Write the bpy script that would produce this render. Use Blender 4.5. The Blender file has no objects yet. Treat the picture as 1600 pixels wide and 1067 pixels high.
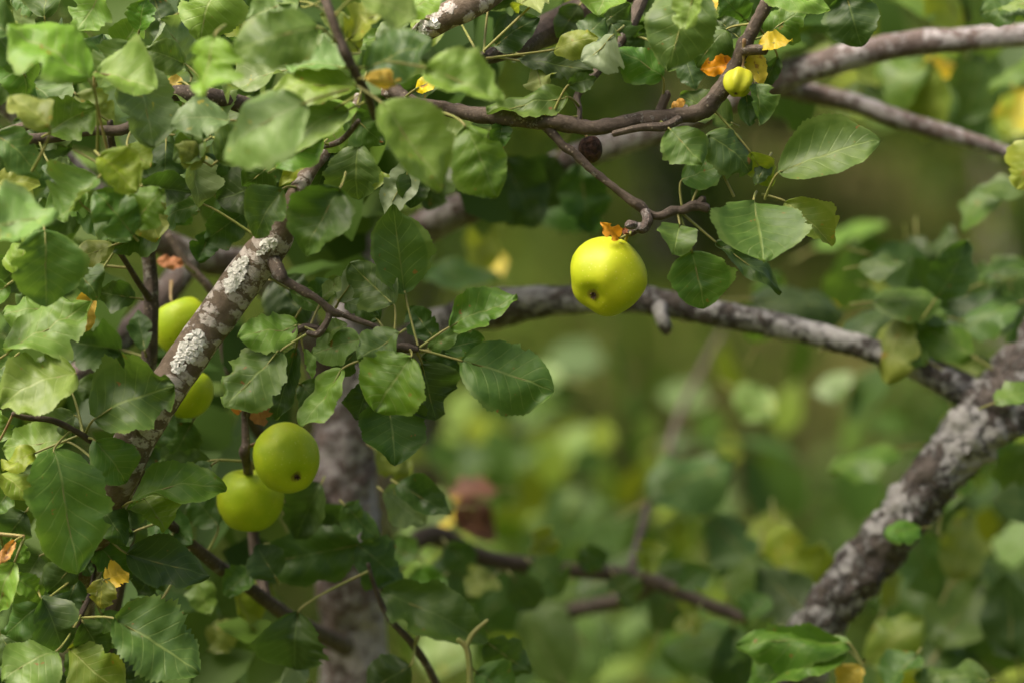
import bpy, math, random
from mathutils import Vector, Matrix, noise
R = math.radians
rnd = random.Random(11)

# ------------------------------------------------------------------ camera, sky, sun, exposure
scn = bpy.context.scene
COL = scn.collection
CAM = Vector((0, -3.0, 1.6))
cd = bpy.data.cameras.new('camera'); cam = bpy.data.objects.new('camera', cd); COL.objects.link(cam)
cam.location = CAM; cam.rotation_euler = (R(90), 0, 0)
cd.lens = 135; cd.sensor_width = 36; cd.clip_start = 0.05; cd.clip_end = 3000
cd.dof.use_dof = True; cd.dof.focus_distance = 3.0; cd.dof.aperture_fstop = 2.8; cd.dof.aperture_blades = 0
scn.camera = cam
SUN_EL, SUN_AZ = R(58), R(-118)         # azimuth from +Y, clockwise seen from above; negative is to the left
w = bpy.data.worlds.new('World'); scn.world = w; w.use_nodes = True
nt = w.node_tree; bg = nt.nodes['Background']
sky = nt.nodes.new('ShaderNodeTexSky'); sky.sky_type = 'NISHITA'; sky.sun_disc = False
sky.sun_elevation = SUN_EL; sky.sun_rotation = SUN_AZ; sky.air_density = 0.6; sky.dust_density = 10.0; sky.ozone_density = 0.2
nt.links.new(sky.outputs[0], bg.inputs[0]); bg.inputs[1].default_value = 0.115
sd = bpy.data.lights.new('sun', 'SUN'); sd.energy = 1.5; sd.angle = R(28); sd.color = (1, .92, .76)
sun = bpy.data.objects.new('sun', sd); COL.objects.link(sun)
sdir = Vector((math.sin(SUN_AZ) * math.cos(SUN_EL), math.cos(SUN_AZ) * math.cos(SUN_EL), math.sin(SUN_EL)))
sun.rotation_euler = sdir.to_track_quat('Z', 'Y').to_euler(); sun.location = (-3, -3, 8)
vs = scn.view_settings; vs.view_transform = 'Standard'; vs.look = 'None'; vs.gamma = 1; vs.use_curve_mapping = False
vs.exposure = 1.08
scn.cycles.max_bounces = 4; scn.cycles.transmission_bounces = 3; scn.cycles.caustics_reflective = False; scn.cycles.caustics_refractive = False; scn.cycles.use_denoising = True

# ------------------------------------------------------------------ helpers
SC = 36 / 135 / 1600
def P(px, py, dd=0.0):
    """Point at depth 3 m + dd cm along the view, for a spot of the 1600 px photograph."""
    d = 3.0 + dd / 100
    return Vector(((px - 800) * SC * d, -3.0 + d, 1.6 - (py - 533.5) * SC * d))
def PXM(dd): return SC * (3.0 + dd / 100)

WL = {}
def link(name, data, parent=None, world=(0, 0, 0), mats=()):
    o = bpy.data.objects.new(name, data); COL.objects.link(o)
    world = Vector(world)
    if parent is not None:
        o.parent = parent; o.location = world - WL[parent.name]
    else:
        o.location = world
    WL[o.name] = world
    if data is not None:
        for m in mats:
            if m.name not in [q.name for q in data.materials if q]: data.materials.append(m)
    return o
def tag(o, label=None, cat=None, group=None, kind=None):
    if label: o['label'] = label
    if cat: o['category'] = cat
    if group: o['group'] = group
    if kind: o['kind'] = kind
    return o
def mesh(name, v, f, uv=None, mi=None, smooth=True):
    me = bpy.data.meshes.new(name); me.from_pydata(v, [], f)
    if uv is not None:
        lay = me.uv_layers.new(name='UVMap')
        idx = [0] * len(me.loops); me.loops.foreach_get('vertex_index', idx)
        if isinstance(uv, dict):
            flat = []
            for fi, fc in enumerate(f):
                for k in fc: flat.extend(uv[(fi, k)] if (fi, k) in uv else uv[k])
            lay.data.foreach_set('uv', flat)
        else:
            flat = []
            for i in idx: flat.extend(uv[i])
            lay.data.foreach_set('uv', flat)
    if mi: me.polygons.foreach_set('material_index', mi)
    if smooth: me.polygons.foreach_set('use_smooth', [True] * len(f))
    me.update(); return me

# ------------------------------------------------------------------ materials
def newmat(name):
    m = bpy.data.materials.new(name); m.use_nodes = True; t = m.node_tree
    for n in list(t.nodes): t.nodes.remove(n)
    return m, t, t.nodes.new('ShaderNodeOutputMaterial')
def N(t, kind, **kw):
    n = t.nodes.new('ShaderNode' + kind)
    for k, v in kw.items():
        if k[0] == 'i' and k[1:].isdigit(): n.inputs[int(k[1:])].default_value = v
        else: setattr(n, k, v)
    return n
def LK(t, a, b): t.links.new(a, b)
def MA(t, op, a, b=None, c=None, clamp=False):
    n = t.nodes.new('ShaderNodeMath'); n.operation = op; n.use_clamp = clamp
    for i, x in enumerate((a, b, c)):
        if x is None: continue
        if isinstance(x, (int, float)): n.inputs[i].default_value = x
        else: LK(t, x, n.inputs[i])
    return n.outputs[0]
def SS(t, val, lo, hi):
    n = t.nodes.new('ShaderNodeMapRange'); n.interpolation_type = 'SMOOTHSTEP'
    n.inputs[1].default_value = lo; n.inputs[2].default_value = hi; n.inputs[3].default_value = 0; n.inputs[4].default_value = 1
    LK(t, val, n.inputs[0]); return n.outputs[0]
def MIX(t, fac, a, b, blend='MIX'):
    n = t.nodes.new('ShaderNodeMix'); n.data_type = 'RGBA'; n.blend_type = blend
    for i, x in ((0, fac), (6, a), (7, b)):
        if isinstance(x, (int, float)): n.inputs[i].default_value = x
        elif isinstance(x, (tuple, list)): n.inputs[i].default_value = (*x, 1)
        else: LK(t, x, n.inputs[i])
    return n.outputs[2]
def NOISE(t, vec, scale, detail=4, rough=.55, dist=0):
    n = N(t, 'TexNoise'); n.inputs['Scale'].default_value = scale; n.inputs['Detail'].default_value = detail
    n.inputs['Roughness'].default_value = rough; n.inputs['Distortion'].default_value = dist
    if vec is not None: LK(t, vec, n.inputs['Vector'])
    return n.outputs[0]

def leaf_mat(name, c1, c2, under, vein, trans, spots=0.0, spotcol=(.3, .1, .03), rough=.46, tf=.3, blot=None):
    m, t, out = newmat(name)
    uv = N(t, 'TexCoord'); oi = N(t, 'ObjectInfo')
    sep = N(t, 'SeparateXYZ'); LK(t, uv.outputs['UV'], sep.inputs[0])
    u, v = sep.outputs[0], sep.outputs[1]
    s0 = MA(t, 'SUBTRACT', MA(t, 'MULTIPLY', u, 2), 1)
    wob = N(t, 'VectorMath', operation='ADD'); LK(t, uv.outputs['Object'], wob.inputs[0])
    comb = N(t, 'CombineXYZ'); 
    for i in range(3): LK(t, MA(t, 'MULTIPLY', oi.outputs['Random'], 37.0 + 11 * i), comb.inputs[i])
    LK(t, comb.outputs[0], wob.inputs[1]); obj = wob.outputs[0]
    nb = NOISE(t, obj, 22, 1)
    s = MA(t, 'ABSOLUTE', s0)
    side = MA(t, 'MULTIPLY', MA(t, 'GREATER_THAN', s0, 0.0), 0.45)
    ph = MA(t, 'ADD', MA(t, 'MULTIPLY', MA(t, 'SUBTRACT', v, MA(t, 'MULTIPLY', MA(t, 'POWER', s, 0.85), 0.27)), 7.5), side)
    ph = MA(t, 'ADD', ph, MA(t, 'MULTIPLY', MA(t, 'SUBTRACT', nb, .5), 0.7))
    fr = MA(t, 'ABSOLUTE', MA(t, 'SUBTRACT', MA(t, 'FRACT', ph), 0.5))     # 0 mid-panel .. .5? -> vein where fr = 0
    lat = MA(t, 'SUBTRACT', 1.0, SS(t, fr, 0.0, 0.085))
    lat = MA(t, 'MULTIPLY', lat, MA(t, 'SUBTRACT', 1.0, SS(t, s, .55, 1.0)))
    mid = MA(t, 'SUBTRACT', 1.0, SS(t, s, 0.012, 0.05))
    veinm = MA(t, 'MAXIMUM', mid, MA(t, 'MULTIPLY', lat, .6))
    n1 = NOISE(t, obj, 60, 3, .65)
    col = MIX(t, SS(t, n1, .3, .72), c1, c2)
    # per-leaf value and hue drift
    hsv = N(t, 'HueSaturation'); LK(t, col, hsv.inputs['Color'])
    LK(t, MA(t, 'ADD', .485, MA(t, 'MULTIPLY', oi.outputs['Random'], .03)), hsv.inputs['Hue'])
    r2 = MA(t, 'FRACT', MA(t, 'MULTIPLY', oi.outputs['Random'], 7.31))
    LK(t, MA(t, 'ADD', .78, MA(t, 'MULTIPLY', r2, .45)), hsv.inputs['Value'])
    LK(t, MA(t, 'ADD', .88, MA(t, 'MULTIPLY', r2, .2)), hsv.inputs['Saturation'])
    col = hsv.outputs[0]
    if blot:   # autumn blotches spreading between the veins
        bn = SS(t, NOISE(t, obj, 16, 4, .6), .42, .6); col = MIX(t, bn, col, blot)
    col = MIX(t, MA(t, 'MULTIPLY', veinm, .7), col, vein)
    col = MIX(t, MA(t, 'MULTIPLY', SS(t, s, .88, 1.0), .35), col, vein)
    sp = SS(t, NOISE(t, obj, 130, 2, .5), .70 - spots, .74 - spots)
    gate = SS(t, NOISE(t, obj, 30, 2, .5), .50, .58)
    sp = MA(t, 'MULTIPLY', sp, gate)
    col = MIX(t, MA(t, 'MULTIPLY', sp, .8), col, spotcol)
    geo = N(t, 'NewGeometry')
    ucol = MIX(t, MA(t, 'MULTIPLY', veinm, .5), MIX(t, SS(t, n1, .3, .7), under, tuple(x * .82 for x in under)), vein)
    ucol = MIX(t, MA(t, 'MULTIPLY', sp, .5), ucol, spotcol)
    col = MIX(t, geo.outputs['Backfacing'], col, ucol)
    p = N(t, 'BsdfPrincipled'); LK(t, col, p.inputs['Base Color'])
    LK(t, MA(t, 'ADD', rough - .08, MA(t, 'MULTIPLY', n1, .2)), p.inputs['Roughness'])
    p.inputs['Specular IOR Level'].default_value = .4
    hgt = MA(t, 'SUBTRACT', NOISE(t, obj, 90, 2, .6), MA(t, 'MULTIPLY', MA(t, 'MAXIMUM', mid, MA(t, 'MULTIPLY', lat, .8)), .35))
    b = N(t, 'Bump'); b.inputs['Strength'].default_value = .5; b.inputs['Distance'].default_value = .0011
    LK(t, hgt, b.inputs['Height']); LK(t, b.outputs[0], p.inputs['Normal'])
    tr = N(t, 'BsdfTranslucent'); LK(t, MIX(t, .75, col, trans), tr.inputs['Color'])
    ms = N(t, 'MixShader'); ms.inputs[0].default_value = tf
    LK(t, p.outputs[0], ms.inputs[1]); LK(t, tr.outputs[0], ms.inputs[2]); LK(t, ms.outputs[0], out.inputs[0])
    return m

UND = (.19, .26, .10)
LM = {
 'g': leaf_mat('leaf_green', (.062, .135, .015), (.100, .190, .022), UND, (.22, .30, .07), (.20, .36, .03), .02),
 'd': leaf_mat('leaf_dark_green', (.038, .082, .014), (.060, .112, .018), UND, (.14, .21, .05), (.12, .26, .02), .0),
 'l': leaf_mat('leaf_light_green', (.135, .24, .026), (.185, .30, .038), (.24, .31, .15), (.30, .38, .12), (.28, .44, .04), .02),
 'p': leaf_mat('leaf_pale_sheen', (.140, .235, .060), (.185, .285, .085), (.26, .33, .18), (.30, .38, .16), (.26, .40, .06), .05, (.42, .36, .05)),  # pale grey-green: leaf undersides, and the sky's sheen put into the colour
 'v': leaf_mat('leaf_yellow_green', (.16, .235, .022), (.23, .29, .03), (.28, .34, .10), (.36, .40, .10), (.40, .48, .02), .05, (.35, .2, .03)),
 'y': leaf_mat('leaf_yellow', (.60, .44, .012), (.72, .54, .02), (.66, .46, .06), (.75, .55, .08), (.85, .55, .02), .06, (.32, .12, .02)),
 'm': leaf_mat('leaf_turning', (.16, .22, .02), (.22, .27, .02), (.26, .3, .06), (.5, .46, .06), (.5, .5, .02), .05, (.35, .14, .02), blot=(.66, .46, .02)),
 'o': leaf_mat('leaf_orange', (.55, .22, .015), (.66, .32, .02), (.5, .25, .04), (.6, .34, .05), (.7, .3, .02), .10, (.16, .05, .02)),
 't': leaf_mat('leaf_withered_tan', (.30, .13, .05), (.42, .21, .10), (.44, .22, .11), (.34, .17, .07), (.4, .16, .04), .05, (.10, .04, .02), rough=.6, tf=.15),
 'b': leaf_mat('leaf_withered_brown', (.075, .022, .006), (.14, .045, .012), (.13, .045, .014), (.3, .14, .05), (.25, .07, .015), .05, (.08, .03, .02), rough=.6, tf=.15),
}
def mass_mat(name, c1, c2, trans):
    m, t, out = newmat(name); geo = N(t, 'NewGeometry'); p = N(t, 'BsdfPrincipled')
    col = MIX(t, geo.outputs['Random Per Island'], c1, c2); LK(t, col, p.inputs['Base Color']); p.inputs['Roughness'].default_value = .5
    p.inputs['Specular IOR Level'].default_value = .18
    tr = N(t, 'BsdfTranslucent'); tr.inputs[0].default_value = (*trans, 1); ms = N(t, 'MixShader'); ms.inputs[0].default_value = .2
    LK(t, p.outputs[0], ms.inputs[1]); LK(t, tr.outputs[0], ms.inputs[2]); LK(t, ms.outputs[0], out.inputs[0]); return m
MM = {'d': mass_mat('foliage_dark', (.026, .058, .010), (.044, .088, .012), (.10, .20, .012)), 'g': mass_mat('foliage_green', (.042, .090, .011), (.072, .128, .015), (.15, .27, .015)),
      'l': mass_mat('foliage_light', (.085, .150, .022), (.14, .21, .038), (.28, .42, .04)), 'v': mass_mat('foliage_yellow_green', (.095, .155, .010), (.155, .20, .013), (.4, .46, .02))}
def simple(name, col, col2, scale, rough=.6, bump=.3, dist=.002, spec=.3):
    m, t, out = newmat(name); tc = N(t, 'TexCoord'); p = N(t, 'BsdfPrincipled')
    n = NOISE(t, tc.outputs['Object'], scale, 5, .6)
    LK(t, MIX(t, SS(t, n, .35, .68), col, col2), p.inputs['Base Color']); p.inputs['Roughness'].default_value = rough
    p.inputs['Specular IOR Level'].default_value = spec
    b = N(t, 'Bump'); b.inputs['Strength'].default_value = bump; b.inputs['Distance'].default_value = dist
    LK(t, n, b.inputs['Height']); LK(t, b.outputs[0], p.inputs['Normal']); LK(t, p.outputs[0], out.inputs[0]); return m
MPET = simple('petiole', (.20, .23, .055), (.25, .23, .075), 60, .5)
MPETR = simple('petiole_reddish', (.22, .12, .07), (.33, .30, .11), 40, .5)

def bark_mat(name, c1, c2, c3, lich=.5, lichcol=(.44, .43, .40), lent=.0, bump=.6, fleck=(.36, .30, .22)):
    """c1, c2 bark tones; lichen crust patches; lenticels: pale cross-bands."""
    m, t, out = newmat(name); tc = N(t, 'TexCoord'); p = N(t, 'BsdfPrincipled')
    ob = tc.outputs['Object']
    n1 = NOISE(t, ob, 60, 6, .7, .4); n2 = NOISE(t, ob, 160, 5, .65); n3 = NOISE(t, ob, 11, 4, .6)
    col = MIX(t, SS(t, n1, .32, .66), c1, c2); col = MIX(t, MA(t, 'MULTIPLY', SS(t, n2, .5, .75), .6), col, c3)
    mp = N(t, 'Mapping'); LK(t, tc.outputs['UV'], mp.inputs[0]); mp.inputs['Scale'].default_value = (4, 85, 1)
    h = MA(t, 'ADD', MA(t, 'MULTIPLY', n1, .7), MA(t, 'MULTIPLY', n2, .45))
    if lent > 0:
        vo = N(t, 'TexVoronoi', feature='F1', voronoi_dimensions='2D'); vo.inputs['Scale'].default_value = 1.0; vo.inputs['Randomness'].default_value = .9
        nz = N(t, 'TexNoise'); nz.inputs['Scale'].default_value = 5; LK(t, mp.outputs[0], nz.inputs['Vector'])
        va = N(t, 'VectorMath', operation='ADD'); sc = N(t, 'VectorMath', operation='SCALE'); sc.inputs['Scale'].default_value = .5
        LK(t, nz.outputs['Color'], sc.inputs[0]); LK(t, mp.outputs[0], va.inputs[0]); LK(t, sc.outputs[0], va.inputs[1])
        LK(t, va.outputs[0], vo.inputs['Vector'])
        lm = MA(t, 'SUBTRACT', 1.0, SS(t, vo.outputs['Distance'], .28, .40))
        lm = MA(t, 'MULTIPLY', lm, SS(t, n3, .30, .48))
        lm = MA(t, 'MULTIPLY', lm, SS(t, NOISE(t, ob, 300, 3), .25, .5))
        col = MIX(t, MA(t, 'MULTIPLY', lm, .85), col, lichcol); h = MA(t, 'ADD', h, MA(t, 'MULTIPLY', lm, .3))
    if lich > 0:
        ln = MA(t, 'ADD', MA(t, 'MULTIPLY', NOISE(t, ob, 110, 5, .8), .62), MA(t, 'MULTIPLY', NOISE(t, ob, 22, 2, .5), .38))
        lk = SS(t, ln, .60 - .16 * lich, .64 - .16 * lich)
        lcol = MIX(t, SS(t, n2, .35, .65), lichcol, tuple(x * .62 for x in lichcol))
        col = MIX(t, MA(t, 'MULTIPLY', lk, .9), col, lcol); h = MA(t, 'ADD', h, MA(t, 'MULTIPLY', lk, .5))
    vd = N(t, 'TexVoronoi', feature='F1'); vd.inputs['Scale'].default_value = 210; LK(t, ob, vd.inputs['Vector'])
    dot = MA(t, 'MULTIPLY', MA(t, 'SUBTRACT', 1.0, SS(t, vd.outputs['Distance'], .12, .24)), SS(t, n3, .45, .6))
    col = MIX(t, MA(t, 'MULTIPLY', dot, .55), col, fleck)
    LK(t, col, p.inputs['Base Color']); p.inputs['Roughness'].default_value = .72; p.inputs['Specular IOR Level'].default_value = .3
    b = N(t, 'Bump'); b.inputs['Strength'].default_value = bump; b.inputs['Distance'].default_value = .004
    LK(t, h, b.inputs['Height']); LK(t, b.outputs[0], p.inputs['Normal']); LK(t, p.outputs[0], out.inputs[0]); return m
MB_BROWN = bark_mat('bark_brown_lenticels', (.095, .070, .045), (.165, .125, .085), (.24, .19, .14), lich=.22, lichcol=(.56, .51, .46), lent=1.0)
MB_TWIG = bark_mat('bark_twig', (.050, .038, .028), (.105, .080, .058), (.17, .135, .10), lich=.16, lichcol=(.30, .28, .24), lent=0, bump=.7)
MB_SPUR = bark_mat('bark_spur', (.06, .042, .034), (.13, .10, .085), (.30, .26, .23), lich=.4, lichcol=(.30, .27, .25), bump=.8)
MB_GREY = bark_mat('bark_grey_lichen', (.085, .062, .052), (.17, .13, .115), (.24, .19, .17), lich=.62, lichcol=(.46, .43, .42))
MB_LICH = bark_mat('bark_crusted_lichen', (.050, .040, .032), (.12, .10, .085), (.22, .20, .18), lich=.78, lichcol=(.47, .46, .44), bump=1.4)
MB_TRUNK = bark_mat('bark_trunk', (.085, .060, .052), (.22, .165, .15), (.34, .28, .26), lich=.84, lichcol=(.54, .50, .50), bump=1.0)
MLICH = simple('lichen_crust', (.60, .60, .54), (.80, .79, .73), 220, .9, .5, .002, .1)

def apple_mat(name, c1, c2, c3, rot=0.0, rough=.46):
    m, t, out = newmat(name); tc = N(t, 'TexCoord'); p = N(t, 'BsdfPrincipled'); ob = tc.outputs['Object']
    n = NOISE(t, ob, 34, 5, .6); n2 = NOISE(t, ob, 130, 4, .6)
    col = MIX(t, SS(t, n, .3, .7), c1, c2)
    vd = N(t, 'TexVoronoi', feature='F1'); vd.inputs['Scale'].default_value = 260; LK(t, ob, vd.inputs['Vector'])
    col = MIX(t, MA(t, 'MULTIPLY', MA(t, 'SUBTRACT', 1, SS(t, vd.outputs['Distance'], .08, .22)), .5), col, c3)
    vk = N(t, 'TexVoronoi', feature='F1'); vk.inputs['Scale'].default_value = 62; LK(t, ob, vk.inputs['Vector'])
    dk = MA(t, 'MULTIPLY', MA(t, 'SUBTRACT', 1, SS(t, vk.outputs['Distance'], .045, .075)), SS(t, NOISE(t, ob, 40, 1), .5, .55))
    col = MIX(t, MA(t, 'MULTIPLY', dk, .8), col, (.10, .07, .01))
    sep = N(t, 'SeparateXYZ'); LK(t, tc.outputs['UV'], sep.inputs[0])
    ru = MA(t, 'MULTIPLY', SS(t, MA(t, 'ADD', sep.outputs[1], MA(t, 'MULTIPLY', n2, .06)), .972, 1.0), .6)
    col = MIX(t, ru, col, (.16, .10, .03))
    LK(t, col, p.inputs['Base Color']); LK(t, MA(t, 'ADD', rough - .05, MA(t, 'MULTIPLY', n2, .14)), p.inputs['Roughness'])
    p.inputs['Specular IOR Level'].default_value = .3
    p.inputs['Subsurface Weight'].default_value = .12; p.inputs['Subsurface Radius'].default_value = (.6, .7, .1); p.inputs['Subsurface Scale'].default_value = .006
    b = N(t, 'Bump'); b.inputs['Strength'].default_value = .12; b.inputs['Distance'].default_value = .001
    LK(t, MA(t, 'ADD', n2, n), b.inputs['Height']); LK(t, b.outputs[0], p.inputs['Normal']); LK(t, p.outputs[0], out.inputs[0]); return m
MAPL_Y = apple_mat('apple_yellow_green', (.39, .47, .010), (.50, .54, .014), (.62, .62, .14))
MAPL_G = apple_mat('apple_green', (.32, .46, .010), (.43, .53, .014), (.55, .60, .12))
MFRL = apple_mat('fruitlet_yellow', (.46, .44, .02), (.40, .43, .02), (.4, .35, .08), rough=.5)
MCAL = simple('calyx_brown', (.05, .03, .018), (.13, .085, .05), 300, .9, .5)
MMUM = simple('dried_fruit', (.028, .014, .010), (.085, .040, .026), 190, .75, 1.0, .003)

# ------------------------------------------------------------------ tubes (trunk, limbs, twigs)
def spline(pts, n):
    """Catmull-Rom through (Vector, radius) control points, n steps for each span."""
    out = []; L = len(pts)
    for i in range(L - 1):
        p0, p1, p2, p3 = pts[max(i - 1, 0)], pts[i], pts[i + 1], pts[min(i + 2, L - 1)]
        for k in range(n):
            t = k / n
            def cr(a, b, c, d): return .5 * ((2 * b) + (c - a) * t + (2 * a - 5 * b + 4 * c - d) * t * t + (3 * b - a - 3 * c + d) * t ** 3)
            out.append((cr(p0[0], p1[0], p2[0], p3[0]), max(.0006, p1[1] + (p2[1] - p1[1]) * (t * t * (3 - 2 * t)))))
    out.append(pts[-1]); return out
def tube_data(pts, n=5, seg=10, rough=.1, freq=40., knob=0., org=None, seed=0):
    sp = spline(pts, n); org = org if org is not None else sp[0][0]
    v, f, uv = [], [], []; up = Vector((.3, -.9, .2)); acc = 0; prev = None
    for i, (c, r) in enumerate(sp):
        d = (sp[min(i + 1, len(sp) - 1)][0] - sp[max(i - 1, 0)][0]).normalized()
        a = (up - d * up.dot(d)); a = a.normalized() if a.length > 1e-5 else d.orthogonal().normalized()
        up = a; b = d.cross(a)
        if prev is not None: acc += (c - prev).length
        prev = c
        for k in range(seg + 1):
            an = 2 * math.pi * (k % seg) / seg; dr = a * math.cos(an) + b * math.sin(an)
            q = c + dr * r
            s = 1 + rough * noise.noise(q * freq + Vector((seed, 0, 0))) + rough * .6 * noise.noise(q * freq * 2.7)
            if knob: s += knob * max(0, noise.noise(q * freq * .35 + Vector((9, seed, 0)))) * 2
            v.append(c + dr * r * s - org); uv.append((k / seg, acc))
    m = seg + 1
    for i in range(len(sp) - 1):
        for k in range(seg): f.append((i * m + k, i * m + k + 1, (i + 1) * m + k + 1, (i + 1) * m + k))
    i0 = len(v); v.append(sp[0][0] - org); uv.append((.5, 0)); i1 = len(v); v.append(sp[-1][0] + (sp[-1][0] - sp[-2][0]).normalized() * sp[-1][1] * .6 - org); uv.append((.5, acc))
    for k in range(seg):
        f.append((i0, k + 1, k)); e = (len(sp) - 1) * m; f.append((i1, e + k, e + k + 1))
    return v, f, uv, org, sp
SAMPLES = []       # (point, radius, object) along every branch, for finding where a leaf stalk joins
def branch(name, pts, mat, parent, n=5, seg=10, rough=.1, freq=40., knob=0., label=None, world=False):
    if not world: pts = [(P(x, y, d), r * PXM(d)) for (x, y, d, r) in pts]
    v, f, uv, org, sp = tube_data(pts, n, seg, rough, freq, knob, seed=len(SAMPLES) % 97)
    o = link(name, mesh(name, v, f, uv), parent, org, [mat])
    if label: o['label'] = label
    host = o
    for c, r in sp: SAMPLES.append((c, r, host))
    return o

# ------------------------------------------------------------------ leaves
def leaf_profile(t, e, tip):
    w_ = max(0.0, math.sin(math.pi * min(1, t) ** e)) ** .60
    k = max(0, (t - .72) / .28); w_ *= 1 - tip * k * k * (3 - 2 * k)
    return w_
def leaf_geo(L, W, fold, curl, wave, seed, rows=38, cols=4, bites=None, twist=0., stalk=None, teeth=.024, cup=None):
    """A blade of chord L along +Y, normal +Z, with toothed wavy margins; stalk: end point of the leaf stalk in local space."""
    q = random.Random(seed); e = q.uniform(.78, .98); tip = q.uniform(.05, .35)
    ph = [q.uniform(0, 6.28) for _ in range(6)]; kf = q.uniform(.8, 1.6)
    wob = q.uniform(-.07, .07)
    if cup is None: cup = q.uniform(-1.0, 1.3)
    cor = q.uniform(.015, .05); crk = q.uniform(.05, .115); lob = q.uniform(.10, .28)
    if bites is None: bites = [(q.uniform(.25, .95), q.uniform(.025, .08), q.uniform(.12, .42), q.choice((-1, 1))) for _ in range(q.choice((0, 1, 1, 2, 2, 3)))]
    spine = []; y = z = 0.0
    for i in range(rows + 1):
        t = i / rows; a = curl * (t - .35)
        spine.append((y, z)); y += math.cos(a) / rows; z -= math.sin(a) / rows
    cy, cz = spine[-1]; ch = math.hypot(cy, cz); ca, sa = cy / ch, cz / ch
    spine = [((yy * ca + zz * sa) / ch, (-yy * sa + zz * ca) / ch) for yy, zz in spine]
    v, f, uv = [], [], []; m = 2 * cols + 1
    for i in range(rows + 1):
        t = i / rows; wn = leaf_profile(t, e, tip) * W / 2
        tw = twist * (t - .3)
        for j in range(m):
            s = (j - cols) / cols; sd_ = 1 if s > 0 else -1; w_ = wn * (1 + wob * sd_ + lob * noise.noise(Vector((t * 4.2, sd_ * 3.1 + seed * 1.7, .5))) + lob * .5 * noise.noise(Vector((t * 11, sd_ * 5.1 + seed * 1.3, 1.5))))
            if abs(s) == 1 and 0 < i < rows: w_ *= 1 + teeth * (1 if i % 2 else -.5) * (.5 + abs(math.sin(i * 1.7 + ph[4]))) + .025 * math.sin(5 * t * 6.28 + ph[4] * s)
            for (bt, bw, bd, bs) in bites:
                if bs == sd_: 
                    g = max(0, 1 - ((t - bt) / bw) ** 2) if abs(t - bt) < bw else 0
                    w_ *= 1 - bd * g ** .4
            x = s * w_; zz = abs(x) * math.tan(fold) * (.6 + .4 * math.cos(3 * t)) * .8
            zz += wave * W * (abs(s) ** 1.6) * (math.sin(kf * 6.28 * t + ph[0 if s > 0 else 1]) * .7 + .3 * math.sin(1.9 * kf * 6.28 * t + ph[2 if s > 0 else 3]))
            zz -= cup * x * x / max(W, 1e-6)
            zz += crk * L * noise.noise(Vector((s * 1.5 * W / L * 1.3 + seed * 3.1, t * 3.2, seed * .7))) + crk * .45 * L * noise.noise(Vector((s * 3.6 * W / L + seed, t * 7.5, 3.3)))
            zz += .012 * L * math.sin(5 * t + ph[5]) 
            # panels between the side veins bulge a little
            zz += .006 * L * math.cos(6.283 * (7.5 * (t - .27 * abs(s))) + (2.8 if s > 0 else 0)) * (abs(s) * (1 - abs(s)) * 4) * .6
            cx = x * math.cos(tw) - zz * math.sin(tw); cz_ = x * math.sin(tw) + zz * math.cos(tw)
            v.append((cx, spine[i][0] * L - cor * L * abs(s) ** 1.3 * math.exp(-t * 9), spine[i][1] * L + cz_)); uv.append((.5 + .5 * (x / wn if wn > 1e-6 else 0), t))
    for i in range(rows):
        for j in range(2 * cols): f.append((i * m + j, i * m + j + 1, (i + 1) * m + j + 1, (i + 1) * m + j))
    mi = [0] * len(f)
    # raised midrib continuing into the stalk
    rb = .00095
    pts = []
    if stalk is not None:
        st = Vector(stalk); k1 = Vector((0, -min(st.length, L) * .18, 0)); 
        for k in range(7):
            t = k / 6; pts.append(((st * (1 - t) ** 2 + (k1 * 1.0) * 2 * t * (1 - t), rb * (1.25 - .35 * t))))
    for k in (0.02, .25, .5, .75):
        i = int(k * rows); pts.append((Vector(v[i * m + cols]) + Vector((0, 0, -.0006)), rb * .8 * (1 - .75 * k)))
    b0 = len(v); up = Vector((0.1, 0, 1)); ns = 5
    for i, (c, r) in enumerate(pts):
        d = (pts[min(i + 1, len(pts) - 1)][0] - pts[max(i - 1, 0)][0])
        d = d.normalized() if d.length > 1e-7 else Vector((0, 1, 0))
        a = up - d * up.dot(d); a = a.normalized() if a.length > 1e-4 else d.orthogonal().normalized(); bb = d.cross(a)
        for k in range(ns):
            an = 6.2832 * k / ns; v.append(c + (a * math.cos(an) + bb * math.sin(an)) * r); uv.append((.5, .1))
    for i in range(len(pts) - 1):
        for k in range(ns):
            f.append((b0 + i * ns + k, b0 + i * ns + (k + 1) % ns, b0 + (i + 1) * ns + (k + 1) % ns, b0 + (i + 1) * ns + k)); mi.append(1)
    return v, f, uv, mi
def nearest(p, maxd=.5, behind=True):
    best = None; bd = 1e9
    for c, r, o in SAMPLES:
        d = (c - p).length
        if d < bd: bd = d; best = (c, r, o)
    return best, bd
ROLL = {'g': 26, 'd': -4, 'l': 40, 'p': 52, 'v': 34, 'y': 25, 'm': 30, 'o': 20, 'b': 20}
CNT = [0]
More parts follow.
